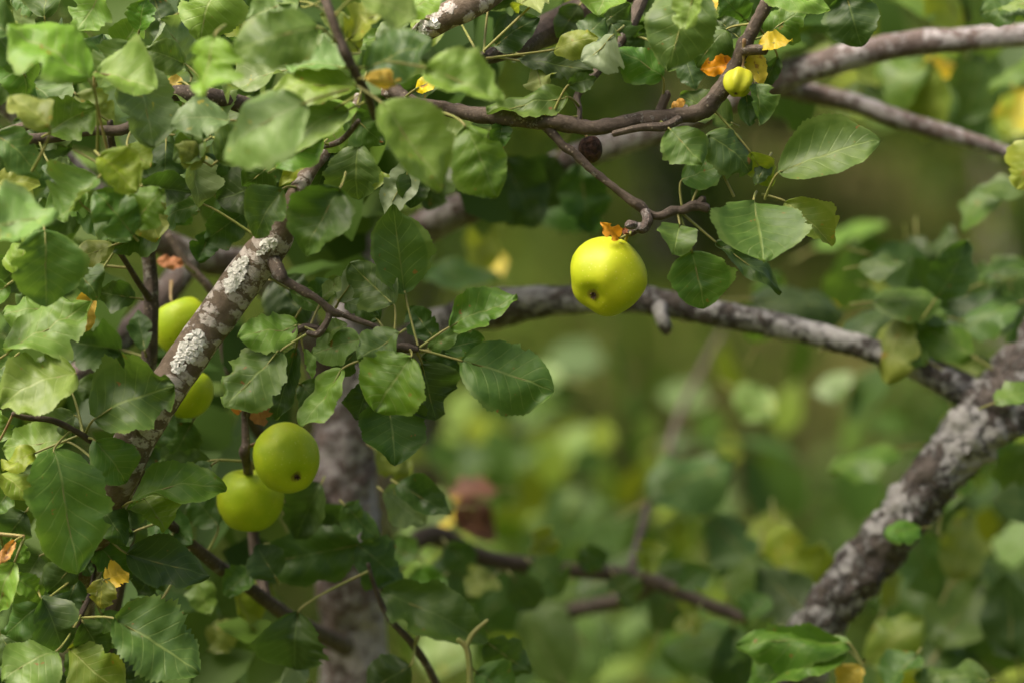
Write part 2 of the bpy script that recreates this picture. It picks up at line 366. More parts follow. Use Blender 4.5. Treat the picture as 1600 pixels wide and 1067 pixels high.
def leaf(bx, by, tx, ty, w_, dd, code='g', r=None, f=None, c=None, td=None, a=None, mat=None, bites=None, wv=None, tw=None, flip=False, host=None, red=False, teeth=.024):
    """bx,by blade base and tx,ty tip (photo px); w_ the width seen; dd depth in cm behind the focus; r roll of the face towards the sky."""
    if dd < -10: dd *= .85
    CNT[0] += 1; sd_ = CNT[0]; q = random.Random(sd_ * 7 + 3)
    r = ROLL[code] + q.uniform(-10, 10) if r is None else r
    td = q.uniform(-1.6, 1.6) if td is None else td
    B, T = P(bx, by, dd), P(tx, ty, dd + td)
    D = T - B; L = D.length; D.normalize()
    view = ((B + T) * .5 - CAM).normalized()
    n0 = -view; n0 = (n0 - D * n0.dot(D)).normalized(); s0 = D.cross(n0)
    if s0.z < 0: s0 = -s0
    rr = R(r); Nn = n0 * math.cos(rr) + s0 * math.sin(rr)
    if flip: Nn = -Nn
    X = D.cross(Nn).normalized(); M = Matrix((X, D, Nn)).transposed()
    W = 1.08 * w_ * PXM(dd) / max(.58, abs(math.cos(rr)))
    fold = R(q.choice((q.uniform(2, 16), q.uniform(10, 40)))) if f is None else R(f)
    if f is not None and abs(f) > 25: W /= math.cos(R(abs(f))) ** .6
    curl = q.uniform(-.3, 1.3) if c is None else c
    wave = q.uniform(.05, .19 if dd > -10 else .10) if wv is None else wv
    twist = q.uniform(-.9, .9) if tw is None else tw
    if a is not None:
        A = P(a[0], a[1], a[2] if len(a) > 2 else dd + 1); near, _ = nearest(A)
    else:
        near, dist = nearest(B - D * .015 + Vector((0, .01, 0)))
        ok = dist < .085 and (near[0] - B).dot(D) < -.35 * (near[0] - B).length
        A = near[0] if ok else B - D * .007 + view * .022
    hostobj = host or near[2]
    st = M.transposed() @ (A - B)
    v, fc, uv, mi = leaf_geo(L, W, fold, curl, wave, sd_, bites=bites, twist=twist, stalk=st, teeth=teeth)
    me = mesh('leaf', v, fc, uv, mi)
    me.materials.append(LM[mat or code]); me.materials.append(MPETR if red else MPET)
    top = hostobj
    o = link('leaf', me, top, B); o.rotation_euler = M.to_euler()
    return o

# ------------------------------------------------------------------ ground: grass bank behind the tree
def gz(x, y):
    k = max(0.0, min(1.0, (y - 5) / 60)); z = max(0, y - 5)
    z = .36 * z if z < 26 else 9.36 + (z - 26) * .05
    return z * min(1, max(0, (y - 5) / 6)) ** .5 + .25 * noise.noise(Vector((x * .22, y * .22, 0))) * min(1, max(0, (y - 4) / 4))
xs = [-400, -150, -60, -30, -18] + [-12 + i * .8 for i in range(31)] + [18, 30, 60, 150, 400]
ys = [-300, -80, -30, -12, -6, -3, 0, 2, 3.5, 4.5] + [5 + i * .7 for i in range(42)] + [38, 46, 60, 90, 160, 400]
gv = [(x, y, gz(x, y)) for y in ys for x in xs]; m_ = len(xs)
gf = [(j * m_ + i, j * m_ + i + 1, (j + 1) * m_ + i + 1, (j + 1) * m_ + i) for j in range(len(ys) - 1) for i in range(m_ - 1)]
m, t, out = newmat('meadow'); tc = N(t, 'TexCoord'); p = N(t, 'BsdfPrincipled')
n1 = NOISE(t, tc.outputs['Object'], .55, 4, .6); n2 = NOISE(t, tc.outputs['Object'], 6, 5, .6)
c_ = MIX(t, SS(t, n2, .3, .7), (.032, .054, .006), (.064, .088, .009))
c_ = MIX(t, MA(t, 'MULTIPLY', SS(t, n1, .48, .62), .85), c_, (.10, .072, .035)); LK(t, c_, p.inputs['Base Color'])
p.inputs['Roughness'].default_value = .9; p.inputs['Specular IOR Level'].default_value = .1; LK(t, p.outputs[0], out.inputs[0])
ground = link('ground', mesh('ground', gv, gf), None, (0, 0, 0), [m]); tag(ground, kind='structure')
MG = simple('grass_blades', (.040, .078, .009), (.085, .115, .016), 3, .7, 0, spec=.1)
MS = simple('dry_stalks', (.16, .11, .055), (.22, .16, .08), 3, .8, 0, spec=.1)

# ------------------------------------------------------------------ the apple tree: trunk and limbs
BASE = Vector((-.13, .52, 0))
tree = link('apple_tree', None, None, BASE)
tag(tree, 'old apple tree with lichen-spotted limbs, green toothed leaves and pale fruit', 'apple tree')
tp = [(BASE, .075), (BASE + Vector((.005, 0, .5)), .052), (BASE + Vector((.0, .0, .95)), .041)] + \
     [(P(x, y, d), r * PXM(d)) for x, y, d, r in ((556, 1067, 52, 52), (545, 900, 50, 50), (540, 760, 50, 48), (538, 640, 50, 45), (548, 520, 50, 34), (562, 400, 52, 20), (566, 320, 54, 17), (585, 200, 56, 15), (612, 90, 58, 13), (640, -60, 60, 11))]
trunk = branch('trunk', tp, MB_TRUNK, tree, n=12, seg=30, rough=.14, freq=70, knob=.08, world=True)
trunk['label'] = 'grey-brown trunk with flaking patchy bark'
def limb(pts, mat, **k): return branch('limb', pts, mat, tree, **k)
l_back = limb([(556, 500, 50, 30), (600, 430, 47, 29), (660, 360, 45, 27), (760, 312, 42, 24), (900, 246, 40, 21), (1050, 196, 38, 20), (1200, 130, 35, 23), (1290, 100, 35, 22), (1400, 72, 35, 20), (1500, 62, 35, 19), (1660, 52, 35, 18)], MB_GREY, n=8, seg=18, knob=.06)
l_fork = limb([(1195, 133, 36, 14), (1260, 145, 42, 16), (1330, 160, 43, 15), (1400, 185, 43, 15), (1500, 215, 43, 13), (1570, 238, 43, 10), (1660, 290, 43, 8)], MB_GREY, n=7, seg=12)
l_right = limb([(548, 1900, 44, 60), (760, 1660, 42, 54), (1060, 1330, 44, 48), (1225, 1080, 42, 43), (1288, 962, 37, 37), (1388, 838, 35, 38), (1478, 722, 34, 40), (1556, 636, 34, 50), (1612, 570, 34, 43), (1690, 470, 34, 42)], MB_LICH, n=16, seg=34, rough=.24, freq=110, knob=.2)
l_lich = limb([(548, 650, 50, 30), (600, 570, 47, 28), (660, 520, 44, 26), (740, 490, 40, 25), (820, 476, 36, 25), (900, 468, 34, 22), (1000, 468, 33, 21), (1100, 486, 33, 19), (1200, 507, 33, 20), (1300, 528, 33, 18), (1400, 562, 33, 17), (1480, 596, 34, 20), (1545, 628, 36, 22)], MB_LICH, n=9, seg=18, rough=.16, freq=55, knob=.30)
branch('spur', [(1030, 478, 32, 13), (1035, 498, 31, 11), (1040, 512, 31, 10), (1041, 522, 31, 5)], MB_LICH, l_lich, n=4, seg=9, knob=.3)
l_front = limb([(470, 1500, 40, 46), (250, 1230, 38, 42), (120, 1010, 24, 38), (128, 870, 9, 35), (168, 780, 2, 33), (215, 680, 0, 32), (268, 596, 0, 31), (320, 520, 0, 31), (372, 448, 0, 31), (405, 405, 0, 31), (428, 376, -.5, 28), (445, 346, -1, 20), (456, 320, -1, 16), (467, 295, -1, 14), (490, 258, 1, 12), (515, 232, 3, 10), (545, 195, 6, 8), (560, 150, 8, 6)], MB_BROWN, n=9, seg=26, rough=.05, freq=60, knob=.03)
l_bough = limb([(630, 0, 59, 13), (740, -110, 40, 26), (820, -80, 14, 26), (775, -22, 3, 25), (735, 8, 0, 23), (690, 30, 0, 21), (640, 70, 2, 14), (612, 110, 3, 12), (606, 150, 3, 11)], MB_BROWN, n=8, seg=20, rough=.06, freq=60)
l_horiz = limb([(608, 130, 3, 12), (640, 160, 2, 11), (700, 172, 1, 11), (770, 182, 0, 12), (850, 190, 0, 12), (930, 200, 0, 12), (1000, 188, 0, 12), (1060, 182, 0, 13), (1100, 172, 0, 14), (1128, 140, 0, 12), (1150, 98, 0, 11), (1172, 55, 0, 11), (1195, 10, 0, 10), (1215, -50, 0, 9)], MB_TWIG, n=10, seg=14, rough=.22, freq=120, knob=.22)
l_hang = limb([(852, 196, 0, 8), (880, 228, 0, 6.5), (898, 240, 0, 7), (925, 266, 0, 6), (965, 298, 0, 6), (1000, 323, 0, 7), (1012, 334, 0, 8), (1030, 338, 0, 6), (1050, 330, 0, 7.5), (1066, 329, 0, 6.5), (1080, 322, 0, 8), (1092, 322, 0, 8), (1106, 327, 0, 7)], MB_TWIG, n=6, seg=12, rough=.26, freq=150, knob=.3)
branch('spur', [(1008, 330, -.5, 7), (1012, 345, -1, 8), (1006, 356, -1, 8), (994, 358, -1, 8), (984, 366, -1, 6)], MB_SPUR, l_hang, n=4, seg=10, rough=.25, freq=160, knob=.3)
branch('spur', [(1088, 322, 0, 6), (1096, 314, 0, 7), (1100, 310, 0, 6)], MB_TWIG, l_hang, n=3, seg=8, rough=.2)
branch('spur', [(992, 352, -2, 6), (984, 352, -2.4, 7), (978, 354, -2.4, 4)], MB_SPUR, l_hang, n=3, seg=8, rough=.2, knob=.2)
branch('spur', [(1030, 182, 0, 9), (1034, 166, 0, 8), (1041, 150, 0, 8), (1043, 144, 0, 5)], MB_TWIG, l_horiz, n=3, seg=9, rough=.15)
branch('spur', [(1062, 186, -1, 8), (1040, 198, -1.5, 8), (1000, 200, -1.5, 6), (958, 210, -1, 5)], MB_TWIG, l_horiz, n=4, seg=9, rough=.15)
branch('spur', [(1160, 80, -.5, 7), (1184, 78, -1, 7), (1198, 80, -1, 5)], MB_TWIG, l_horiz, n=3, seg=9, rough=.3, knob=.3)
branch('twig', [(902, 196, 1, 5), (906, 172, 2, 4), (902, 150, 3, 6), (928, 118, 4, 8), (950, 90, 5, 9), (985, 40, 7, 10), (1010, -20, 9, 11)], MB_TWIG, l_horiz, n=5, seg=10, rough=.12)
branch('twig', [(428, 408, -1, 12), (438, 430, -2.4, 11), (447, 440, -2.5, 7.5), (472, 454, -2.5, 5.5), (500, 470, -2.6, 5), (518, 487, -2.3, 7), (540, 494, -2, 4.8), (566, 503, -2, 4.5), (590, 513, -1.8, 4.5), (616, 540, -1.5, 7), (630, 543, -1.5, 8), (652, 546, -1.2, 5)], MB_TWIG, l_front, n=6, seg=12, rough=.22, freq=150, knob=.25)
branch('spur', [(515, 486, -2.3, 6), (512, 500, -2.5, 5), (497, 522, -2.5, 6), (480, 520, -2.5, 4)], MB_TWIG, l_front, n=4, seg=9, rough=.2)
branch('spur', [(500, 515, -1, 6), (475, 512, -1, 7), (458, 522, -1, 4)], MB_TWIG, l_front, n=3, seg=8, rough=.2)
l_fore = limb([(470, -220, -14, 10), (490, -60, -18, 8), (512, 10, -20, 7.5), (530, 60, -20, 7.5), (540, 85, -20, 9), (558, 120, -19, 7), (575, 150, -17, 6), (585, 185, -14, 5)], MB_TWIG, n=6, seg=12, rough=.08)
branch('twig', [(505, 230, -4, 4), (530, 222, -6, 5), (548, 205, -8, 5), (560, 190, -10, 4)], MB_TWIG, l_fore, n=4, seg=8)
l_vert = limb([(160, 1040, 18, 13), (205, 800, 15, 13), (224, 650, 13, 13), (233, 560, 12, 13), (236, 480, 12, 12), (232, 400, 12, 11), (215, 300, 10, 9), (178, 240, 6, 7), (172, 190, 4, 5)], MB_TWIG, n=6, seg=12, rough=.12)
branch('twig', [(236, 470, 12, 7), (215, 440, 9, 5), (190, 400, 5, 4), (175, 385, 2, 3)], MB_TWIG, l_vert, n=4, seg=8)
l_left = limb([(532, 640, 50, 30), (470, 500, 46, 27), (390, 420, 42, 25), (300, 400, 38, 22), (180, 330, 34, 19), (60, 210, 30, 16), (-80, 90, 26, 13)], MB_GREY, n=7, seg=16, knob=.06)
l_left2 = limb([(300, 400, 38, 20), (250, 470, 34, 22), (180, 535, 30, 20), (90, 600, 26, 16), (-60, 640, 24, 12)], MB_GREY, n=6, seg=14, knob=.06)
l_leftthin = limb([(262, 365, 20, 5), (290, 410, 20, 7), (330, 455, 20, 7), (345, 500, 22, 8), (360, 580, 24, 9), (420, 700, 36, 10), (520, 800, 46, 11)], MB_TWIG, n=5, seg=9)
l_applespur = limb([(420, 945, 22, 9), (400, 870, 24, 9), (394, 790, 22, 9), (386, 728, 11, 7), (382, 706, 8, 9), (384, 690, 8, 6.5), (382, 650, 8, 5), (384, 622, 7, 4)], MB_TWIG, n=5, seg=10, rough=.15, knob=.15)
l_low = limb([(540, 1010, 46, 15), (500, 990, 34, 13), (450, 962, 24, 12), (385, 915, 19, 11), (335, 880, 16, 11), (300, 850, 12, 9), (260, 812, 8, 7)], MB_TWIG, n=5, seg=12)
l_thin = limb([(720, 1180, 24, 7), (690, 1090, 22, 6), (668, 1040, 20, 6), (640, 1000, 18, 6), (605, 960, 17, 5), (585, 915, 16, 4), (575, 880, 15, 3)], MB_TWIG, n=5, seg=9)
branch('twig', [(648, 1008, 18, 4), (664, 970, 18, 3), (684, 930, 18, 3)], MPET, l_thin, n=3, seg=7)
branch('twig', [(735, 1080, 14, 6), (733, 1035, 14, 5), (728, 1010, 14, 5), (715, 998, 14, 4)], MPET, l_thin, n=4, seg=8)
branch('twig', [(728, 1012, 14, 4), (738, 990, 14, 4), (762, 968, 14, 3)], MPET, l_thin, n=4, seg=8)
l_left_sprig = limb([(120, 900, 4, 8), (126, 800, 2, 7), (150, 705, 0, 6), (136, 685, -1, 5), (112, 670, -2, 5), (80, 656, -3, 5), (40, 652, -4, 4.5), (20, 646, -5, 3.5)], MB_TWIG, n=5, seg=10, rough=.1)
l_bl = limb([(100, 1200, 9, 8), (118, 1050, 8, 6), (124, 970, 4, 5), (140, 930, 5, 4), (148, 880, 6, 4), (136, 830, 6, 3)], MB_TWIG, n=5, seg=9)
branch('twig', [(-60, 830, -4, 5), (0, 834, -4, 3.2), (38, 838, -4, 3.2)], MPETR, l_left_sprig, n=3, seg=8)
l_topleft = limb([(60, 190, 0, 7), (0, 215, 2, 10), (60, 218, 2, 9), (140, 205, 2, 8), (200, 200, 2, 8), (260, 150, 1, 12), (320, 150, 1, 14), (380, 165, 3, 14), (470, 200, 5, 12), (520, 236, 5, 9)], MB_TWIG, n=5, seg=12, rough=.15, knob=.1)
l_topmid = limb([(748, 96, 4, 6), (775, 86, 5, 12), (810, 70, 8, 20), (860, 45, 14, 25), (930, 10, 12, 28), (1000, -40, 14, 30)], MB_TWIG, n=6, seg=14, rough=.1)
branch('spur', [(770, 82, 2, 9), (758, 92, 0, 10), (750, 90, -1, 9), (744, 98, -1, 4)], MB_TWIG, l_topmid, n=3, seg=9, rough=.2)
l_bot = limb([(556, 960, 50, 22), (600, 900, 50, 18), (650, 845, 52, 15), (690, 838, 54, 15), (760, 872, 56, 14), (870, 888, 58, 13), (1000, 902, 58, 12), (1100, 942, 56, 11), (1165, 966, 54, 9)], MB_TWIG, n=6, seg=11)
l_bot2 = limb([(700, 985, 80, 13), (820, 965, 80, 14), (920, 948, 78, 13), (990, 932, 72, 12), (1030, 905, 60, 9)], MB_TWIG, n=5, seg=10)
l_stem = limb([(985, 898, 58, 8), (1010, 800, 75, 7), (1035, 740, 100, 6), (1060, 650, 125, 5.5), (1100, 570, 140, 5), (1128, 520, 150, 4)], MB_TWIG, n=5, seg=8)

# ------------------------------------------------------------------ leaves one by one
LV = leaf
# top left, in front of the focus
LV(135,122, 10,42, 74,-22,'l', r=48, f=34, a=(152,238,-10), c=.5)
LV(165,-22, 120,50, 66,-5,'l', r=30); LV(345,-28, 314,67, 88,-2,'l', r=30, f=22, a=(372,-20,2))
LV(287,100, 226,78, 50,3,'g'); LV(335,58, 316,152, 82,-26,'l', a=(352,40,-20))
LV(212,104, 240,232, 92,-8,'p', r=38, wv=.08); LV(152,112, 244,142, 62,-15,'l', a=(170,245,-9), red=True)
LV(76,196, 14,150, 55,-20,'v', a=(50,268,-12)); LV(78,208, 152,168, 70,-5,'g')
LV(158,246, 214,300, 62,-15,'v', r=30); LV(300,238, 308,330, 50,0,'p', r=30, f=30)
LV(356,188, 266,196, 50,-10,'p'); LV(112,82, 42,90, 48,5,'d'); LV(72,72, 22,100, 26,-8,'v')
LV(-6,58, 52,112, 62,8,'d'); LV(-8,20, 24,50, 24,-6,'v'); LV(-6,212, 64,278, 62,-10,'g')
LV(84,262, 142,282, 27,0,'p'); LV(-6,286, 64,290, 38,-5,'v'); LV(283,128, 246,134, 26,2,'y')
LV(152,122, 160,54, 56,-5,'g', r=10); LV(240,-5, 264,72, 48,10,'d'); LV(200,230, 236,262, 36,-6,'v')
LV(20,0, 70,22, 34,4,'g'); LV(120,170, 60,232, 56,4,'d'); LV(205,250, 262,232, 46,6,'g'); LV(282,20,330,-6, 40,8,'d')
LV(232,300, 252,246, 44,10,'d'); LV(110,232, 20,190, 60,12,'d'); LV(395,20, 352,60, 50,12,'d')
qf = random.Random(77)
for x, y, k in ((30,60,3),(70,40,2),(110,140,3),(180,90,3),(215,60,2),(260,210,4),(330,215,4),(60,330,3),(140,330,3),(300,120,2),(210,290,4),(330,260,3),(420,270,3),(480,130,3),(540,250,2),(20,440,2),(100,400,3),(40,120,3),(400,60,3),(620,60,3),(660,215,2)):
    a0 = qf.uniform(0, 6.28)
    for j in range(k):
        an = a0 + j * 2.4 + qf.uniform(-.4, .4); ln = qf.uniform(48, 92); d_ = qf.uniform(-9, 12); ca, sa = math.cos(an), math.sin(an)
        LV(x + ca * 14, y + sa * 14, x + ca * (14 + ln), y + sa * (14 + ln), ln * qf.uniform(.6, .85), d_, qf.choice('gglpvgd'), a=(x, y, d_ + 3))
# top middle
LV(495,44, 362,86, 84,-26,'g', a=(528,70,-20)); LV(472,164, 350,250, 96,-26,'p', a=(545,140,-20), r=40)
LV(466,4, 384,32, 48,-14,'l', a=(512,20,-20)); LV(542,104, 446,102, 42,-16,'p', a=(548,110,-20)); LV(556,134, 420,152, 48,-16,'l', r=48, a=(566,136,-18))
LV(542,174, 440,250, 58,-15,'l', a=(572,160,-16)); LV(452,110, 350,146, 52,-5,'p'); LV(600,166, 690,300, 96,-24,'l', r=32, f=10, wv=.05, a=(560,136,-19), c=.4, tw=.1)
LV(572,106, 676,64, 78,-22,'g', a=(548,104,-20)); LV(668,108, 786,162, 74,-26,'l', a=(600,96,-22)); LV(566,-8, 652,28, 62,-26,'l', a=(520,30,-20))
LV(560,78, 500,22, 44,-12,'v', a=(538,84,-20)); LV(570,122, 634,121, 28,-24,'y', r=12, f=6, wv=.02, c=.2, tw=0, a=(560,124,-19)); LV(560,228, 560,313, 80,-2,'g', r=16)
LV(516,240, 490,316, 48,2,'d', r=10); LV(502,228, 436,292, 26,-2,'v'); LV(440,245, 378,292, 60,0,'d'); LV(545,175, 602,226, 56,-2,'d')
LV(470,10,440,-30, 50,-14,'g', a=(505,0,-20)); LV(545,60,606,12, 54,-14,'v', a=(534,70,-20)); LV(590,70,640,34, 40,-6,'g'); LV(405,200,350,160,60,4,'g'); LV(610,18,574,10,18,-4,'y')
LV(640,20,700,-14, 46,-8,'l'); LV(500,186,560,172,40,-8,'l', a=(560,150,-18)); LV(650,140,690,120,26,0,'y'); LV(690,128,610,150,36,4,'d')
# around the top boughs
LV(884,152, 760,176, 46,0,'g', r=40, bites=[]); LV(728,200, 776,310, 86,-14,'d', r=12, mat='g', a=(690,176,-8)); LV(786,190, 778,236, 34,0,'d')
LV(790,252, 836,356, 96,36,'d'); LV(905,258, 922,366, 80,36,'d'); LV(850,-12, 800,14, 44,-2,'v', r=60, flip=True, a=(756,80,-1))
LV(966,-44, 932,24, 94,-4,'l', r=25); LV(964,50, 908,96, 38,-3,'p', r=50, flip=True, f=30); LV(815,96, 928,112, 42,3,'d', r=25)
LV(890,132, 932,122, 28,-1,'d'); LV(900,70, 946,28, 48,4,'d', r=20); LV(775,72, 842,28, 52,4,'d', r=15); LV(838,100, 846,142, 48,3,'v', r=-20, flip=True)
LV(1034,120, 956,78, 50,-1,'g', a=(1036,152,0), c=.8); LV(876,184, 830,172, 18,.5,'y'); LV(866,78, 936,60, 36,1,'v', a=(758,92,-1))
LV(720,36,690,-20, 60,6,'g', a=(750,90,-1)); LV(766,8,800,-40,60,4,'g', a=(756,86,-1)); LV(955,38, 1000,96, 56,6,'d', r=5); LV(905,10,870,60, 40,10,'d')
LV(930,45,985,5,60,6,'d', r=5)
# twig rising to the top right, small misshapen fruit
LV(1082,-22, 1044,112, 102,-8,'g', r=18, bites=[], a=(1110,-40,-2)); LV(1088,-24, 1064,48, 46,-15,'l', r=42); LV(1114,-18, 1104,40, 32,0,'y', mat='y')
LV(1134,48, 1088,106, 60,2,'d', r=18); LV(1194,56, 1260,14, 54,3,'g', r=8); LV(1186,74, 1239,64, 30,-1,'y', mat='m', r=40); LV(1146,100, 1094,110, 28,1,'o'); LV(1174,80, 1190,134, 34,1,'y', r=10)
LV(1166,150, 1172,198, 30,0,'d', r=5); LV(1180,134, 1188,196, 38,-1,'g', f=30); LV(1214,90, 1192,142, 26,1,'d'); LV(1154,60,1120,30,34,2,'d', r=10); LV(1165,30,1125,-10,50,5,'d')
LV(1048,204, 1096,258, 66,-2,'g', r=16, mat='g', bites=[]); LV(1106,212, 1173,268, 60,-1,'g', r=26, wv=.08, a=(1147,308,0)); LV(1066,282, 1150,256, 44,0,'g', r=30, a=(1066,325,0))
LV(1142,192, 1062,148, 52,2,'g', r=24); LV(1070,90, 1086,140, 40,3,'d', r=8); LV(1174,240, 1206,292, 36,0,'d', mat='v', r=-10, f=32)
LV(1220,268, 1376,219, 84,-2,'l', r=30, f=12, c=.3, wv=.025, bites=[], a=(1195,312,-.5), tw=.1, mat='g'); LV(1178,318, 1194,410, 128,-2,'g', r=18, td=-3.5, c=.2, bites=[], wv=.03, f=8, a=(1182,300,1), tw=0)
LV(1062,352, 1052,398, 60,-.5,'g', r=8, td=-2, f=20, bites=[], a=(1058,332,0)); LV(1082,396, 1100,483, 92,0,'g', r=6, bites=[], f=14, wv=.04, a=(1062,334,.5), c=.5, mat='g'); LV(1120,380, 1219,461, 44,.5,'d', r=38, f=24, a=(1064,332,.5), c=.6)
LV(1228,316, 1302,384, 54,0,'g', mat='v', r=8, f=30, c=1.4, tw=.8, a=(1190,304,.5)); LV(1094,286, 1081,312, 13,0,'d', a=(1078,324,0)); LV(1200,250,1180,290, 26,1,'d')
LV(1050,170,1070,158,18,1,'o', mat='o'); LV(1042,206,1060,212,14,-1,'y')
LV(1322,-8, 1346,74, 82,6,'g', r=0, mat='d', a=(1335,-60,8)); LV(1176,-24, 1298,16, 46,-3,'l', r=34); LV(1270,-30,1228,20,44,4,'g')
# left middle
LV(-30,360, 90,332, 88,-27,'p', r=34, a=(-50,372,-18)); LV(70,364, 72,480, 108,-12,'g', r=14, wv=.06, a=(60,330,-8)); LV(152,280, 94,346, 58,-15,'l')
LV(206,366, 148,300, 68,-12,'g'); LV(206,350, 254,296, 62,-10,'g'); LV(250,352, 174,392, 56,0,'d', r=-10); LV(176,384, 112,404, 38,-2,'v'); LV(312,320, 248,352, 42,0,'g')
LV(436,290, 338,312, 82,3,'g', r=14, mat='d'); LV(386,330, 320,378, 58,4,'d'); LV(328,364, 310,410, 40,6,'d'); LV(440,298, 398,373, 62,-4,'g', r=22)
LV(530,298, 478,400, 92,-12,'g', r=14, f=18, c=.9, mat='d', a=(540,270,-6)); LV(66,482, 4,492, 48,-2,'l'); LV(12,552, 144,470, 62,-5,'l', r=44, f=38, a=(-20,575,-3))
LV(116,584, -2,634, 92,-6,'l', r=38, a=(72,642,-3.5), red=True, c=.8); LV(210,466, 150,456, 44,5,'d'); LV(146,450, 135,518, 33,3,'y'); LV(226,546, 214,486, 34,10,'d')
LV(186,546, 88,530, 76,13,'d', r=0); LV(255,300,300,350,50,8,'d'); LV(110,300,60,262,60,4,'d'); LV(350,250,300,290,56,8,'d'); LV(120,330,180,345,50,4,'d')
LV(30,480,70,440,40,6,'g'); LV(150,560,215,585,50,14,'d'); LV(285,415,245,408,20,18,'b', mat='t'); LV(40,410,-10,450,60,8,'d'); LV(90,470,130,520,46,8,'d'); LV(20,560,-15,590,50,2,'g')
LV(420,330,460,280,60,10,'d'); LV(330,300,290,260,54,12,'d'); LV(400,250,440,215,60,10,'g')
# left lower sprig
LV(150,653, 273,602, 108,-3,'g', r=26, bites=[(.72,.1,.4,1),(.55,.05,.3,-1),(.88,.05,.35,-1)], a=(134,676,-1), mat='g', c=.5); LV(150,690, 196,753, 68,-3,'p', r=14, mat='g', a=(138,684,-1), bites=[])
LV(84,706, 118,897, 122,-4,'g', r=18, c=.6, wv=.07, a=(112,672,-2), bites=[(.25,.03,.2,1),(.6,.04,.2,-1)], tw=.2); LV(102,690, 4,702, 62,3,'l'); LV(54,708, 4,736, 38,-1,'v')
LV(106,608, 58,628, 48,2,'p', a=(130,676,-1)); LV(116,650, 64,684, 48,3,'g', a=(128,680,-1)); LV(210,782, 354,766, 56,-1,'l', r=40, f=24, bites=[], mat='g', a=(190,792,1)); LV(330,726, 284,756, 34,2,'g')
LV(326,720, 230,756, 62,9,'d'); LV(120,720, 145,772, 34,5,'d'); LV(-4,690,-2,640,40,0,'g', a=(20,648,-5), red=True); LV(265,640, 235,700, 50,10,'d'); LV(300,660,270,715,50,12,'d')
LV(20,760,-10,800,40,4,'g'); LV(0,740,44,776,36,4,'v'); LV(200,720,250,690,50,14,'d'); LV(60,590,100,560,40,10,'d'); LV(180,620,120,600,50,12,'d')
# the sprig in the middle
LV(436,550, 350,636, 88,-2,'g', r=26, bites=[(.6,.09,.3,1),(.85,.06,.35,1)], a=(480,522,-2)); LV(463,508, 371,527, 56,-1,'p', r=34, a=(496,520,-2), mat='l'); LV(455,516,400,540,40,0,'g')
LV(561,530, 486,556, 52,-1,'l', r=34, a=(612,545,-1)); LV(506,528, 541,505, 32,0,'g'); LV(622,522, 558,562, 56,-3,'p', r=30, tw=.7, mat='g'); LV(641,560, 585,643, 102,-4,'l', r=26, f=14, mat='g', bites=[(.3,.06,.2,1)], a=(640,546,-1.5), wv=.06)
LV(533,578, 470,666, 38,-2,'l', r=40, f=36, a=(614,550,-1.5)); LV(462,546, 432,656, 48,4,'d', r=12); LV(474,546, 487,592, 15,-1,'l'); LV(577,600, 556,656, 50,2,'d')
LV(660,570, 682,656, 92,0,'g', mat='d', r=16, bites=[(.75,.16,.55,-1)], a=(650,546,-1)); LV(607,632, 618,726, 100,1,'g', mat='d', r=10, bites=[], f=12, a=(640,556,0)); LV(725,565, 866,612, 106,-1,'p', r=26, mat='g', f=10, c=.5, bites=[(.55,.05,.16,-1)], a=(655,546,-1.2))
LV(705,510, 809,464, 62,-1,'g', r=28, wv=.10, f=10, a=(656,543,-1.2)); LV(690,546, 756,530, 46,3,'d', r=20, a=(655,548,0)); LV(632,455, 614,318, 80,0,'g', r=10, mat='g', bites=[(.9,.08,.3,1)], a=(653,540,-1), f=10)
LV(614,475, 548,412, 68,-1,'g', r=14, f=22, a=(614,538,-1.5)); LV(530,470, 561,408, 38,2,'p', r=20, flip=True); LV(505,465, 531,432, 24,1,'l'); LV(455,455, 501,483, 28,3,'g'); LV(540,474, 592,494, 34,2,'g')
LV(642,254, 600,336, 48,1,'p', r=25, flip=True); LV(656,258, 640,326, 48,2,'d', r=6); LV(430,440, 482,502, 78,16,'d', r=10); LV(690,250,668,330,60,20,'d'); LV(670,545,720,520,30,2,'g')
LV(560,545,520,590,40,3,'d'); LV(660,560,720,590,56,3,'d', a=(652,548,0)); LV(590,500,560,470,44,4,'d'); LV(480,470,520,440,40,6,'d'); LV(680,530,640,480,44,5,'d'); LV(470,600,510,640,44,6,'d'); LV(400,628,412,664,28,4,'b', mat='t', f=30, r=10); LV(378,616,370,648,20,6,'b', mat='o', f=40); LV(420,602,410,626,20,5,'o', mat='t')
# bottom left
LV(154,788, 196,852, 58,1,'g', r=14, mat='d'); LV(226,780, 258,829, 72,3,'p', r=22, mat='l'); LV(200,865, 327,902, 78,3,'g', r=10, mat='d', bites=[(.55,.1,.25,1)]); LV(138,790, 128,868, 27,0,'p', r=34, mat='d')
LV(160,904, 158,951, 46,0,'v', r=10, mat='m', a=(150,930,0)); LV(164,905, 201,894, 40,0,'y', f=10); LV(64,934, 98,1019, 68,0,'d', r=16); LV(62,945, 8,992, 54,1,'d', r=10)
LV(184,968, 311,1054, 112,-3,'g', r=22, teeth=.07, bites=[(.6,.04,.15,-1)], a=(128,965,-.5), c=.5, mat='g'); LV(130,972, 166,1032, 58,3,'d', r=0); LV(86,1018, 4,1063, 74,-4,'l', r=40); LV(22,880, -2,956, 54,-5,'l', r=30)
LV(110,1014, 192,1082, 74,4,'d', mat='v', r=-20); LV(116,880, 74,926, 52,3,'d'); LV(22,846, -2,882, 13,-5,'o', f=50, a=(36,838,-4)); LV(240,800,300,850,56,10,'d'); LV(20,900,60,930,36,0,'g'); LV(45,1000,90,1040,40,3,'g')
